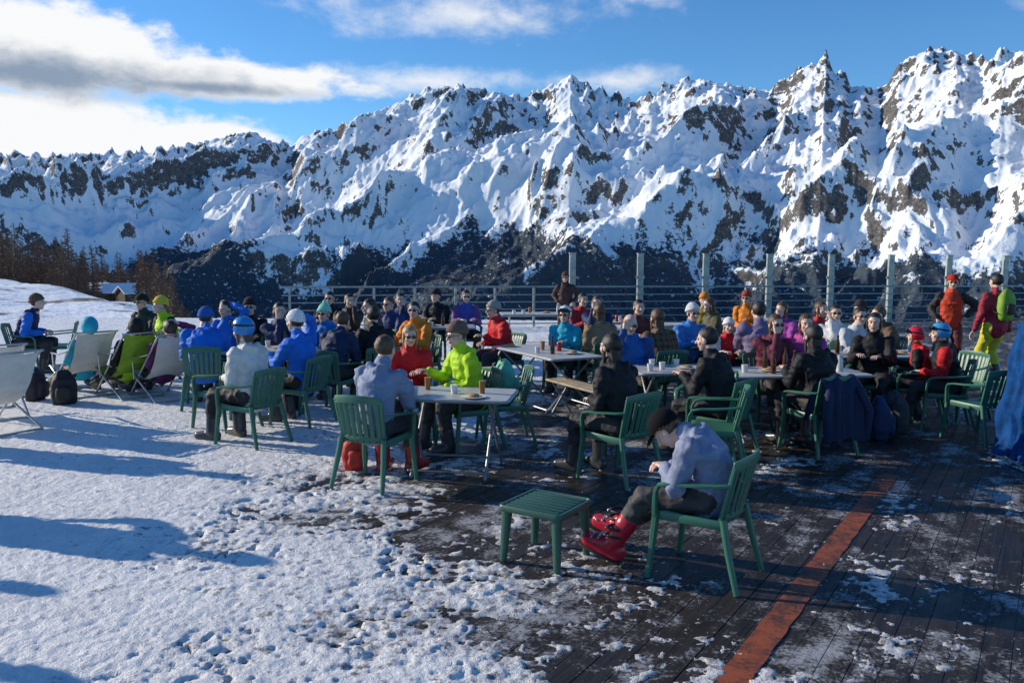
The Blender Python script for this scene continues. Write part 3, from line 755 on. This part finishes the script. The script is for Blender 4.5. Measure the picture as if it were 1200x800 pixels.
PC=[0]
def person(X,Y,yaw,jacket,pants=(.02,.02,.022),hat=None,hair=(.05,.03,.02),skin=(.66,.43,.33),lean=.12,arms=('lap','lap'),head=(0,0),
           sc=1.0,pose='sit',hl=0,glasses=False,boots=(.05,.05,.055),sleeves=None,gloves=None,voxel=.018,name='seated_skier',roll=0,feet=None,jm=None,hood=True,z=0,bulk=1.0,pack=None,curl=0):
    PC[0]+=1;sd=PC[0];r=random.Random(sd*31)
    J=jm or cloth(jacket);JS=cloth(sleeves) if sleeves else J;Pn=mat('ski_trousers',pants,rough=.7,var=.15,bump=.5,bdist=.01,bscale=18)
    Sk=mat('skin',skin,rough=.5,var=.06,bump=.05);Hr=mat('hair',hair,rough=.5,var=.45,scale=60,bump=.8,bdist=.004,bscale=160)
    Bt=mat('ski_boot',boots,rough=.3,var=.1,bump=.05);G=mat('glove',gloves,rough=.7) if gloves else Sk
    bulk=bulk*1.08
    ud=Vector((math.sin(roll),math.sin(lean),math.cos(lean))).normalized();ex=Vector((1,0,0))
    hz={'sit':.57,'stand':.94,'recline':.40}[pose]
    if pose=='recline': ud=Vector((0,-.62,.78)).normalized()
    H=Vector((0,-.02 if pose=='sit' else 0,hz))
    fwd=Vector((0,ud.z,-ud.y)).normalized()
    bend=Vector((0,math.sin(lean*1.9+curl),math.cos(lean*1.9+curl))) if pose!='recline' else Vector((0,-.4,.92))
    low=H-ud*.06
    kc=.84 if curl else 1.0
    waist=H+ud*.15*kc;chest=waist+(ud*.6+bend*.4).normalized()*.17*kc;shl=chest+bend.normalized()*.125*kc;nb=shl+bend.normalized()*.065*kc
    k=bulk
    parts=[];lab=[]
    def seg(pts,rad,lb,**kw):
        parts.append(tube(pts,rad,**kw))
        for i in range(len(pts)-1):
            ra=rad[i] if hasattr(rad[i],'__len__') else (rad[i],)*2;rb=rad[i+1] if hasattr(rad[i+1],'__len__') else (rad[i+1],)*2
            lab.append((np.array(pts[i],float),np.array(pts[i+1],float),sum(ra)/2,sum(rb)/2,lb))
    seg([low,H+ud*.04,waist,chest,shl,nb],[(.178*k,.140*k),(.176*k,.140*k),(.160*k,.130*k),(.182*k,.140*k),(.155*k,.110*k),(.082,.082)],0,n=18,side=(1,0,0))
    seg([nb,nb+bend.normalized()*.05+Vector((0,.006,0))],[.078,.070],0,n=12)
    bf=Vector((0,bend.z,-bend.y)).normalized() if curl else fwd
    if hood: seg([nb-Vector((.075,0,0))-bf*.085-ud*.01,nb-bf*.11-ud*.06,nb+Vector((.075,0,0))-bf*.085-ud*.01],[.04,.055,.04],0,n=8)
    hy,hpch=head
    nd=(bend.normalized()*.8+Vector((0,0,.35))).normalized()
    if curl: nd=Vector((0,.97,.12)).normalized()
    hc=nb+nd*.165+fwd*.02
    hands=[]
    for i,s in enumerate((-1,1)):
        sh=shl+ex*s*.170*k-bend*.015
        arm=arms[i]
        tg={'lap':Vector((s*.10,.27,hz+.14)),'table':Vector((s*.14,.40,.83)),'fold':Vector((-s*.07,.23,hz+.20)),'head':hc+Vector((s*.12,-.02,.06)),
            'chin':hc+Vector((s*.045,.09,-.12)),'down':Vector((s*.29,.06,hz-.10)),'rest':Vector((s*.29,.20,.70)),'out':Vector((s*.25,.45,.95)),
            'mouth':hc+Vector((s*.06,.16,-.07)),'pocket':Vector((s*.22,.10,hz+.05)),'hip':Vector((s*.26,.02,hz+.1)),'thigh':Vector((s*.05,.30,hz+.13))}[arm]
        if pose=='recline' and arm=='lap': tg=Vector((s*.09,.12,hz+.2))
        tg=tg+Vector((r.uniform(-.03,.03),r.uniform(-.03,.03),r.uniform(-.01,.02)))
        pole=Vector((s*.5,-.5,-.9)) if arm not in('head',) else Vector((s*1.,.35,.15))
        if arm=='hip': pole=Vector((s,-.3,0))
        if arm=='thigh': pole=Vector((s*.8,-.5,-.5))
        el_,ha=ik(sh,tg,.285,.255,pole)
        seg([sh,el_],[.076*k,.063],1,n=12);seg([el_,ha],[.064,.046],1,n=12)
        fdv=(ha-el_).normalized();hands.append((ha,fdv,s,arm))
    for i,s in enumerate((-1,1)):
        hj=H+Vector((s*.09,.0,-.035))
        if pose=='sit': at=Vector((s*.14+r.uniform(-.03,.03),.40+r.uniform(-.12,.10),.125));pl=Vector((s*.15,.6,1))
        elif pose=='stand': at=Vector((s*.13,r.uniform(-.05,.06),.125));pl=Vector((0,1,0))
        else: at=Vector((s*.14,.80,.13));pl=Vector((s*.1,.3,1))
        if feet: at=Vector(feet[i])
        kn,an=ik(hj,at,.425,.41,pl)
        seg([hj,kn],[.102*k,.080],2,n=12);seg([kn,an],[.080,.072],2,n=12)
        cuff=an.lerp(kn,.42 if feet else .30);seg([an,cuff],[.066 if feet else .064,.080 if feet else .07],3,n=12)
        fdir=Vector((s*.2,1,0))
        sh_=(an-kn).normalized();fdir=(fdir-sh_*fdir.dot(sh_)*.6);
        if pose!='recline' and not feet: fdir.z=0
        fdir.normalize();dn=Vector((0,0,-1))
        if feet:
            fdir=Vector((s*.12,.93,.28 if i==0 else .20)).normalized();dn=Vector((0,.26,-.96)).normalized()
        he=an-fdir*.05+dn*.055;to=an+fdir*.185+dn*.060
        fk_=1.15 if feet else 1
        seg([he,an+fdir*.06+dn*.05,to],[(.050*fk_,.058*fk_),(.053*fk_,.060*fk_),(.050*fk_,.046*fk_)],3,n=14,side=(1,0,0),sq=.7)
    Vb,Fb,Nb=remesh(parts,voxel,3)
    wr=1-np.abs(vn3(Vb*np.array([8,8,15])+sd*7.1,sd));wr2=vn3(Vb*28+sd,sd+5)
    fcn=np.array([Vb[list(f)].mean(0) for f in Fb])
    def dist(P):
        D=[]
        for a_,b2,ra,rb,lb in lab:
            ab=b2-a_;t=np.clip(((P-a_)@ab)/(ab@ab+1e-9),0,1);q=a_+t[:,None]*ab
            D.append(np.linalg.norm(P-q,axis=1)-(ra+(rb-ra)*t)-(.016 if lb==3 else 0))
        return np.array([l[4] for l in lab])[np.argmin(np.array(D),0)]
    L=dist(fcn);lv=dist(Vb)
    amp=np.where(lv==3,.0,1.)
    Vb=Vb+Nb*((wr*wr*.020-.009+wr2*.006)*amp)[:,None]
    B=MB();mt=[J,JS,Pn,Bt]
    for q in range(4):
        fs=[f for f,l_ in zip(Fb,L) if l_==q]
        if fs: B.add((Vb,fs),mt[q])
    for ha,fdv,s,arm in hands:
        yv=fdv.copy()
        if arm in('table','lap','rest','thigh'): yv=(fdv+Vector((-s*.15,.4,-.1))).normalized()
        up=Vector((0,0,1)) if abs(yv.z)<.8 else Vector((0,1,0))
        if arm in('fold','chin'): up=Vector((0,1,.3))
        if arm=='head': up=Vector((s,0,.2))
        zv=(up-yv*up.dot(yv)).normalized();xv=yv.cross(zv)
        M=Matrix.Identity(4)
        xs=xv if (xv.dot(Vector((-s,0,0)))>0) else -xv
        if arm in('down','head','hip'): xs=xv if xv.y>0 else -xv
        for q in range(3): M[q][0]=xs[q];M[q][1]=yv[q];M[q][2]=zv[q];M[q][3]=(ha+yv*.035)[q]
        kk=1.12 if gloves else .98
        M=M@Matrix.Scale(kk,4)
        for hpz in HANDS: B.add(hpz,G,M)
    HM=Matrix.Translation(hc)@Matrix.Rotation(hy,4,'Z')@Matrix.Rotation(-hpch-(0.0 if pose!='recline' else -.15),4,'X')@Matrix.Scale(1.04,4)
    head_add(B,HM,Sk,Hr,hat,hl,glasses,sd)
    if feet:
        for i,s in enumerate((-1,1)):
            an=Vector(feet[i]);fdir=Vector((s*.12,.93,.28 if i==0 else .20)).normalized();dn=Vector((0,.26,-.96)).normalized()
            B.add(tube([an+dn*.122-fdir*.085,an+dn*.122+fdir*.06,an+dn*.112+fdir*.22],[(.048,.014),(.052,.014),(.046,.014)],n=12,side=(1,0,0),sq=.6),blackp)
            for q,(fo_,up_) in enumerate(((.15,.012),(.10,.03))):
                c_=an+fdir*fo_-dn*up_
                B.add(tube([c_+Vector((-.064,0,-.02)),c_+Vector((0,0,.004)),c_+Vector((.064,0,-.02))],[(.010,.005)]*3,n=6,side=(0,1,0)),buck)
            for dz in (.06,.115):
                B.add(tube([(an.x+.074*math.cos(t),an.y-.02*dz/.1+.074*math.sin(t)-.012,an.z+dz) for t in np.linspace(0,2*math.pi,16,endpoint=False)],[(.011,.004)]*16,n=6,side=(0,0,1),closed=True),blackp)
                B.add(box((an.x-.02,an.y+.066-.2*dz,an.z+dz),(.06,.016,.020)),buck)
    if pack:
        pm=mat('backpack_fabric',pack,rough=.7)
        c=chest-fwd*.2
        B.add(tube([c-ud*.2,c-ud*.05,c+ud*.12,c+ud*.2],[(.12,.07),(.145,.095),(.13,.085),(.08,.05)],n=12,side=(1,0,0),sq=.7),pm)
        B.add(tube([c-ud*.13-fwd*.09,c-ud*.01-fwd*.1],[(.09,.03),(.08,.03)],n=10,side=(1,0,0),sq=.7),blackp)
        for s in (-1,1): B.add(tube([c+ud*.17+ex*s*.07,shl+ex*s*.1+ud*.07,chest+fwd*.15+ex*s*.1,c-ud*.14+ex*s*.16],[(.022,.008)]*4,n=6,side=(1,0,0)),blackp)
    me=B.mesh(name,True)
    o=add_obj(name,me,(X,Y,z),math.radians(yaw),sc)
    return o
def seat(px_,Y,yaw,jacket,chair='c',off=0,**kw):
    X=(px_-600)/1000*Y;sc=kw.get('sc',1)
    yr=math.radians(yaw)
    if chair=='c': add_obj('plastic_garden_chair',chairM,(X,Y,.012),yr)
    elif chair=='d': add_obj('folding_deck_chair',deckM,(X,Y,.015),yr);kw['pose']='recline'
    elif chair=='dl': add_obj('folding_deck_chair',deckL,(X,Y,.015),yr);kw['pose']='recline'
    kw.setdefault('z',.0)
    if sc<1: kw['z']=.565*(1-sc)*.75
    return person(X,Y,yaw,jacket,**kw)

BLUE=(.012,.15,.62);NAVY=(.015,.03,.10);BLK=(.013,.013,.016);RED=(.55,.015,.02);LIME=(.42,.66,.02);TURQ=(.01,.34,.50);ORG=(.70,.22,.02)
BRN=(.12,.07,.045);GRY=(.16,.17,.2);LAV=(.22,.25,.37);PURP=(.16,.07,.24)
DK=(.022,.016,.013);BLOND=(.42,.25,.10);BR=(.10,.05,.025)
# near sleeper
add_obj('plastic_garden_chair',chairM,(1.27,5.45,.0),math.radians(57))
person(1.28,5.44,57,LAV,pants=(.035,.036,.04),hat=('cap',(.006,.006,.008)),hair=BR,hl=0,lean=-.08,curl=.98,arms=('thigh','thigh'),head=(.15,1.0),voxel=.011,boots=(.42,.01,.03),
       feet=[(-.22,.60,.15),(.14,.76,.155)],name='sleeping_skier',sc=.94,z=.02)
add_obj('slatted_plastic_stool',stoolM,(.24,5.70,.006),math.radians(-32))
# left table group
table(533,8.05,-8,n=5,seed=1)
seat(437,7.55,-22,(.22,.26,.38),hair=BR,lean=.22,arms=('table','table'),pants=(.03,.03,.04),boots=(.3,.02,.02),voxel=.014,head=(0,.1))
seat(480,9.45,185,RED,hair=BLOND,hl=.16,arms=('table','table'),sc=.92,head=(.2,.1),glasses=True,voxel=.014)
seat(550,8.95,118,LIME,hat=('beanie',(.16,.10,.07)),hair=BR,glasses=True,arms=('lap','table'),lean=.16,head=(.1,.1),pants=(.03,.03,.03),voxel=.014)
add_obj('plastic_garden_chair',chairM,(-.08,9.25,.01),math.radians(100))
seat(292,9.1,62,(.60,.60,.58),hat=('helmet',(.02,.22,.55)),hair=BR,hl=.2,lean=.12,arms=('lap','lap'),pants=BLK,head=(.1,.1),voxel=.014)
seat(352,10.2,65,BLUE,hat=('beanie',(.75,.75,.75)),arms=('table','head'),lean=.1,pants=BLK,voxel=.014,bulk=1.05)
seat(237,11.2,12,BLUE,hat=('beanie',(.02,.1,.4)),lean=.3,arms=('lap','table'),pants=BLK,bulk=1.22,voxel=.014,head=(-.5,.2))
seat(268,12.6,170,BLUE,hair=DK,arms=('head','table'),pants=BLK,head=(-.3,.1))
seat(293,13.0,190,BLK,hat=('beanie',BLK),glasses=True,arms=('table','table'))
seat(383,12.3,165,(.015,.16,.50),hat=('pompom',(.25,.65,.5)),glasses=True,arms=('lap','table'),sc=.95)
seat(326,12.2,200,NAVY,hair=DK,arms=('table','chin'))
table(300,11.6,20,n=4,seed=2)
seat(195,13.2,140,LIME,hat=('beanie',(.6,.5,.05)),arms=('lap','lap'),sleeves=BLK)
seat(171,14.0,160,(.03,.04,.03),hat=('cap',(.02,.03,.02)),arms=('table','lap'),pants=(.06,.06,.05),glasses=True)
seat(92,12.2,48,TURQ,chair='d',hat=('hood',TURQ),pants=BLK)
seat(146,12.1,48,LIME,chair='dl',sleeves=BLK,hair=DK,hat=('hood',BLK))
seat(186,11.9,46,(.12,.02,.10),chair='d',hair=DK,pants=BLK,arms=('lap','head'))
add_obj('folding_deck_chair',deckM,(-5.95,9.65,.02),math.radians(60));add_obj('folding_deck_chair',deckM,(-6.45,10.5,.02),math.radians(40))
seat(25,14.2,-75,NAVY,hat=('beanie',BRN),sleeves=BLUE,lean=.25,arms=('lap','lap'))
add_obj('plastic_garden_chair',chairM,(-7.8,14.6,.01),2.0);add_obj('plastic_garden_chair',chairM,(-3.35,9.9,.01),1.0)
# middle back
seat(388,15.5,175,BLK,hair=DK,arms=('table','table'),glasses=True)
seat(408,14.8,200,(.05,.035,.03),hair=DK,arms=('chin','table'))
seat(440,13.3,120,(.05,.05,.06),hair=DK,arms=('lap','lap'),pants=BLK)
seat(460,13.9,150,(.03,.05,.16),hair=BR,arms=('table','lap'),glasses=True)
seat(490,12.6,150,ORG,hair=DK,arms=('table','table'),glasses=True,head=(.4,0))
seat(470,15.2,180,NAVY,hair=DK,arms=('chin','lap'))
seat(513,16.5,160,BLK,hat=('beanie',BLK),arms=('table','table'))
seat(545,16.4,190,(.06,.08,.38),hair=DK,arms=('table','table'),glasses=True,sleeves=PURP)
seat(590,13.0,120,RED,hat=('beanie',(.30,.28,.27)),glasses=True,arms=('table','lap'),lean=.2,pants=(.05,.04,.05))
seat(440,11.3,30,BLK,hair=DK,arms=('lap','lap'))
seat(388,10.9,-20,(.015,.03,.08),hair=BR,arms=('table','table'),lean=.3,head=(0,.2))
table(520,15.4,5,n=5,seed=3);table(632,18.8,5,True,n=6,seed=4);table(420,13.9,10,n=4,seed=5)
table(640,11.6,-62,True,n=6,seed=6)
add_obj('folding_bench',benchM,(.92,10.4,.01),math.radians(-62))
seat(664,12.6,160,TURQ,hat=('helmet',(.75,.75,.75)),glasses=True,arms=('table','lap'),sc=.93)
seat(706,12.3,20,(.25,.17,.10),hair=BR,hl=.18,arms=('lap','table'),chair='c')
seat(738,10.6,175,(.015,.11,.40),hat=('bald',),arms=('lap','mouth'),bulk=1.15,hair=(.2,.15,.1),sleeves=(.02,.07,.25),glasses=True,lean=.18,head=(.2,.15))
seat(776,11.2,25,BRN,hair=BR,hl=.2,jm=plaid_mat((.16,.09,.05),(.05,.03,.02)),arms=('table','lap'))
seat(730,7.75,42,BLK,hair=DK,hl=.14,arms=('lap','chin'),pants=(.018,.018,.022),lean=.15,voxel=.014)
seat(746,13.6,190,(.12,.03,.03),hair=DK,arms=('table','table'));seat(700,14.6,170,NAVY,hair=BR,arms=('table','chin'),hl=.12)
seat(680,15.6,200,(.35,.02,.03),hair=DK,arms=('table','table'))
seat(808,12.4,195,(.03,.18,.52),hat=('beanie',(.6,.6,.6)),arms=('table','table'),glasses=True)
seat(826,15.8,160,(.30,.22,.03),hat=('beanie',ORG),arms=('table','lap'));seat(838,14.2,100,(.10,.09,.05),hair=BR,arms=('lap','lap'),hl=.1)
seat(853,11.9,180,RED,hat=('beanie',(.7,.7,.7)),sc=.82,sleeves=(.6,.6,.6),arms=('table','table'))
seat(876,16.6,150,ORG,hat=('beanie',(.35,.05,.03)),arms=('table','lap'),glasses=True)
seat(849,8.6,48,BLK,hair=DK,arms=('table','table'),lean=.2,pants=BLK,voxel=.014,head=(.2,.1))
add_obj('plastic_garden_chair',chairM,(1.95,8.05,.01),math.radians(75))
seat(893,11.6,5,(.19,.15,.25),hair=DK,arms=('table','table'),bulk=1.18,hood=False,sc=1.06)
seat(921,13.2,130,(.30,.05,.28),hair=BR,hl=.1,arms=('table','lap'))
seat(965,8.9,22,BLK,hair=DK,hl=.22,arms=('table','table'),lean=.15,voxel=.014,pants=BLK)
seat(978,12.6,170,(.65,.65,.66),hair=DK,arms=('table','chin'),glasses=True);seat(1004,12.0,185,(.5,.52,.55),hair=DK,arms=('table','table'),glasses=True)
seat(957,13.4,200,(.45,.03,.04),hair=BR,arms=('table','table'),hl=.12)
seat(1020,14.6,120,BLK,hat=('beanie',(.04,.03,.03)),arms=('table','lap'),lean=.3);seat(1046,12.8,100,BRN,hair=BR,arms=('table','table'),lean=.25)
seat(1027,10.9,150,BLK,hair=DK,arms=('table','table'),hl=.1)
seat(1084,10.5,60,RED,hat=('helmet',(.6,.02,.04)),sc=.82,sleeves=BLK,arms=('lap','table'));seat(1114,10.2,70,BLK,hat=('helmet',(.05,.3,.6)),sc=.9,sleeves=RED,arms=('lap','lap'),bulk=1.1)
seat(944,10.6,170,(.40,.05,.26),hair=BR,arms=('table','table'),hl=.12)
seat(905,10.5,190,(.12,.02,.04),hair=BR,arms=('table','chin'),glasses=True,hl=.1)
table(925,9.75,8,True,n=9,seed=7);table(795,9.9,10,n=5,seed=8);table(1035,11.6,5,True,n=7,seed=9);table(770,12.6,5,True,n=6,seed=10)
table(860,17.5,5,True,n=6,seed=11);table(985,14.1,5,n=4,seed=12);table(720,16.8,3,n=4,seed=13)
add_obj('plastic_garden_chair',chairM,(5.75,10.9,.01),math.radians(110));add_obj('plastic_garden_chair',chairM,(5.3,9.5,.01),math.radians(20));add_obj('plastic_garden_chair',chairM,(2.1,9.0,.01),math.radians(150))
add_obj('plastic_garden_chair',chairM,(5.9,12.3,.01),math.radians(80))
# standing
person(7.95,14.0,15,(.28,.02,.04),pants=(.55,.50,.03),hat=None,hair=DK,pose='stand',arms=('down','down'),name='standing_skier',lean=.02,pack=(.18,.32,.03),sc=1.03)
person(7.72,15.0,160,(.5,.05,.02),pants=(.12,.02,.02),hat=('cap',(.4,.03,.02)),pose='stand',arms=('hip','pocket'),name='standing_skier',lean=.02,sleeves=(.03,.03,.03),glasses=True)
person(1.28,20.5,170,(.06,.03,.03),hat=('beanie',(.08,.05,.04)),pose='stand',arms=('pocket','pocket'),name='standing_skier',hl=.15,sc=.93,glasses=True)
# people just outside the left edge, whose shadows fall across the snow
person(-5.9,6.9,80,NAVY,pose='stand',arms=('down','hip'),name='standing_skier',hat=('helmet',BLK),bulk=1.15,lean=.02)
person(-6.7,9.0,60,RED,pose='stand',arms=('down','pocket'),name='standing_skier',hat=('beanie',BLK),bulk=1.1,lean=.02)
person(-7.0,6.35,100,BLK,pose='stand',arms=('pocket','down'),name='standing_skier',hair=BR,lean=.02)
person(-6.3,5.25,70,GRY,pose='stand',arms=('pocket','down'),name='standing_skier',hair=BR,lean=.02)
print('people',time.time()-T0)

# ---------------------------------------------------------------- extras
def backpack(X,Y,yaw,c,z=0):
    b=MB();pm=mat('backpack_fabric',c,rough=.7,bump=.6,bdist=.01,bscale=20)
    V,F,Nn=remesh([tube([(0,0,.06),(0,0,.2),(0,0,.36),(0,.01,.44)],[(.15,.10),(.17,.12),(.15,.11),(.09,.06)],n=14,side=(1,0,0),sq=.8),tube([(0,-.12,.1),(0,-.13,.25)],[(.11,.04),(.10,.04)],n=10,side=(1,0,0))],.014,3)
    V=V+Nn*(vn3(V*14+X)*.012)[:,None];b.add((V,F),pm)
    for s in (-1,1): b.add(tube([(s*.08,.08,.44),(s*.1,.16,.34),(s*.1,.15,.18),(s*.12,.09,.08)],[(.022,.007)]*4,n=6,side=(1,0,0)),blackp)
    b.add(tube([(-.04,.05,.47),(0,.05,.51),(.04,.05,.47)],.008,n=6),blackp)
    o=add_obj('backpack',b.mesh('backpack'),(X,Y,z),yaw);return o
backpack(-6.0,11.3,.5,BLK);backpack(-6.55,11.6,1.5,(.03,.02,.03));backpack(-.08,9.3,1.9,(.10,.42,.30),.44)
backpack(-1.50,8.05,.3,(.5,.03,.02)).scale=(.75,.75,.75);backpack(3.9,10.1,.4,BLK,0);backpack(4.2,9.6,1.4,NAVY);backpack(4.55,10.0,2,(.05,.05,.06));backpack(-2.9,11.0,1,BLK);backpack(5.2,11.5,2,RED)
def drape(X,Y,yaw,c):
    prof=[(-.12,.42),(-.16,.6),(-.21,.78),(-.27,.865),(-.33,.80),(-.37,.62),(-.39,.42),(-.41,.22)]
    V=[];nu=28
    for j,(y,z) in enumerate(prof):
        for i in range(nu):
            u=i/(nu-1)*2-1;wd=.24+.05*abs(j-3)/4
            fold=.022*math.sin(u*11+j*.4)*min(1,abs(j-3)/2)
            V.append((u*wd,y+fold,z-.04*u*u+.02*math.sin(u*7+j)))
    b=MB();g=grid_faces(len(prof),nu).tolist();n=len(V)
    V2=V+[(x,y+(.014 if y>-.27 else -.014),z) for x,y,z in V];b.add((V2,g+[tuple(k+n for k in f[::-1]) for f in g]),cloth(c))
    for s in (-1,1): b.add(tube([(s*.2,-.36,.7),(s*.27,-.42,.5),(s*.25,-.42,.22)],[.05,.05,.04],n=10),cloth(c))
    add_obj('draped_jacket',b.mesh('draped_jacket'),(X,Y,.01),math.radians(yaw))
drape(.365*8.9,8.9,22,(.012,.02,.06));drape(-.208*12.9,13.0,165,BLK)
# blue tarpaulin cover at right
V=[];nr,nc=40,220
for i in range(nr):
    v=i/(nr-1);z=1.5*(1-v)
    for j in range(nc):
        a_=2*math.pi*j/nc;prof=(.56*min(1,v/.10)**.5 if v<.10 else .56)+.16*v
        fold=.05*v*math.sin(a_*11+2*math.sin(v*4)+v*2)+.03*math.sin(a_*23+v*7)+.016*math.sin(a_*41-v*9)+.03*math.sin(v*17+a_*3)
        rr_=prof+fold*(.2+.8*v);V.append((rr_*math.cos(a_),rr_*math.sin(a_),z+.03*math.sin(a_*5)*(v<.97)*min(1,v*4)))
me=np_mesh('blue_tarpaulin_cover',V,grid_faces(nr,nc,True)[:,::-1],mats=[mat('blue_tarpaulin',(.004,.055,.20),rough=.75,var=.35,bump=.7,bdist=.03,bscale=9,spec=.12)])
add_obj('blue_tarpaulin_cover',me,(5.88,8.75,.02))
print('done',time.time()-T0, 'verts', sum(len(o.data.vertices) for o in COL.objects if o.type=='MESH'))
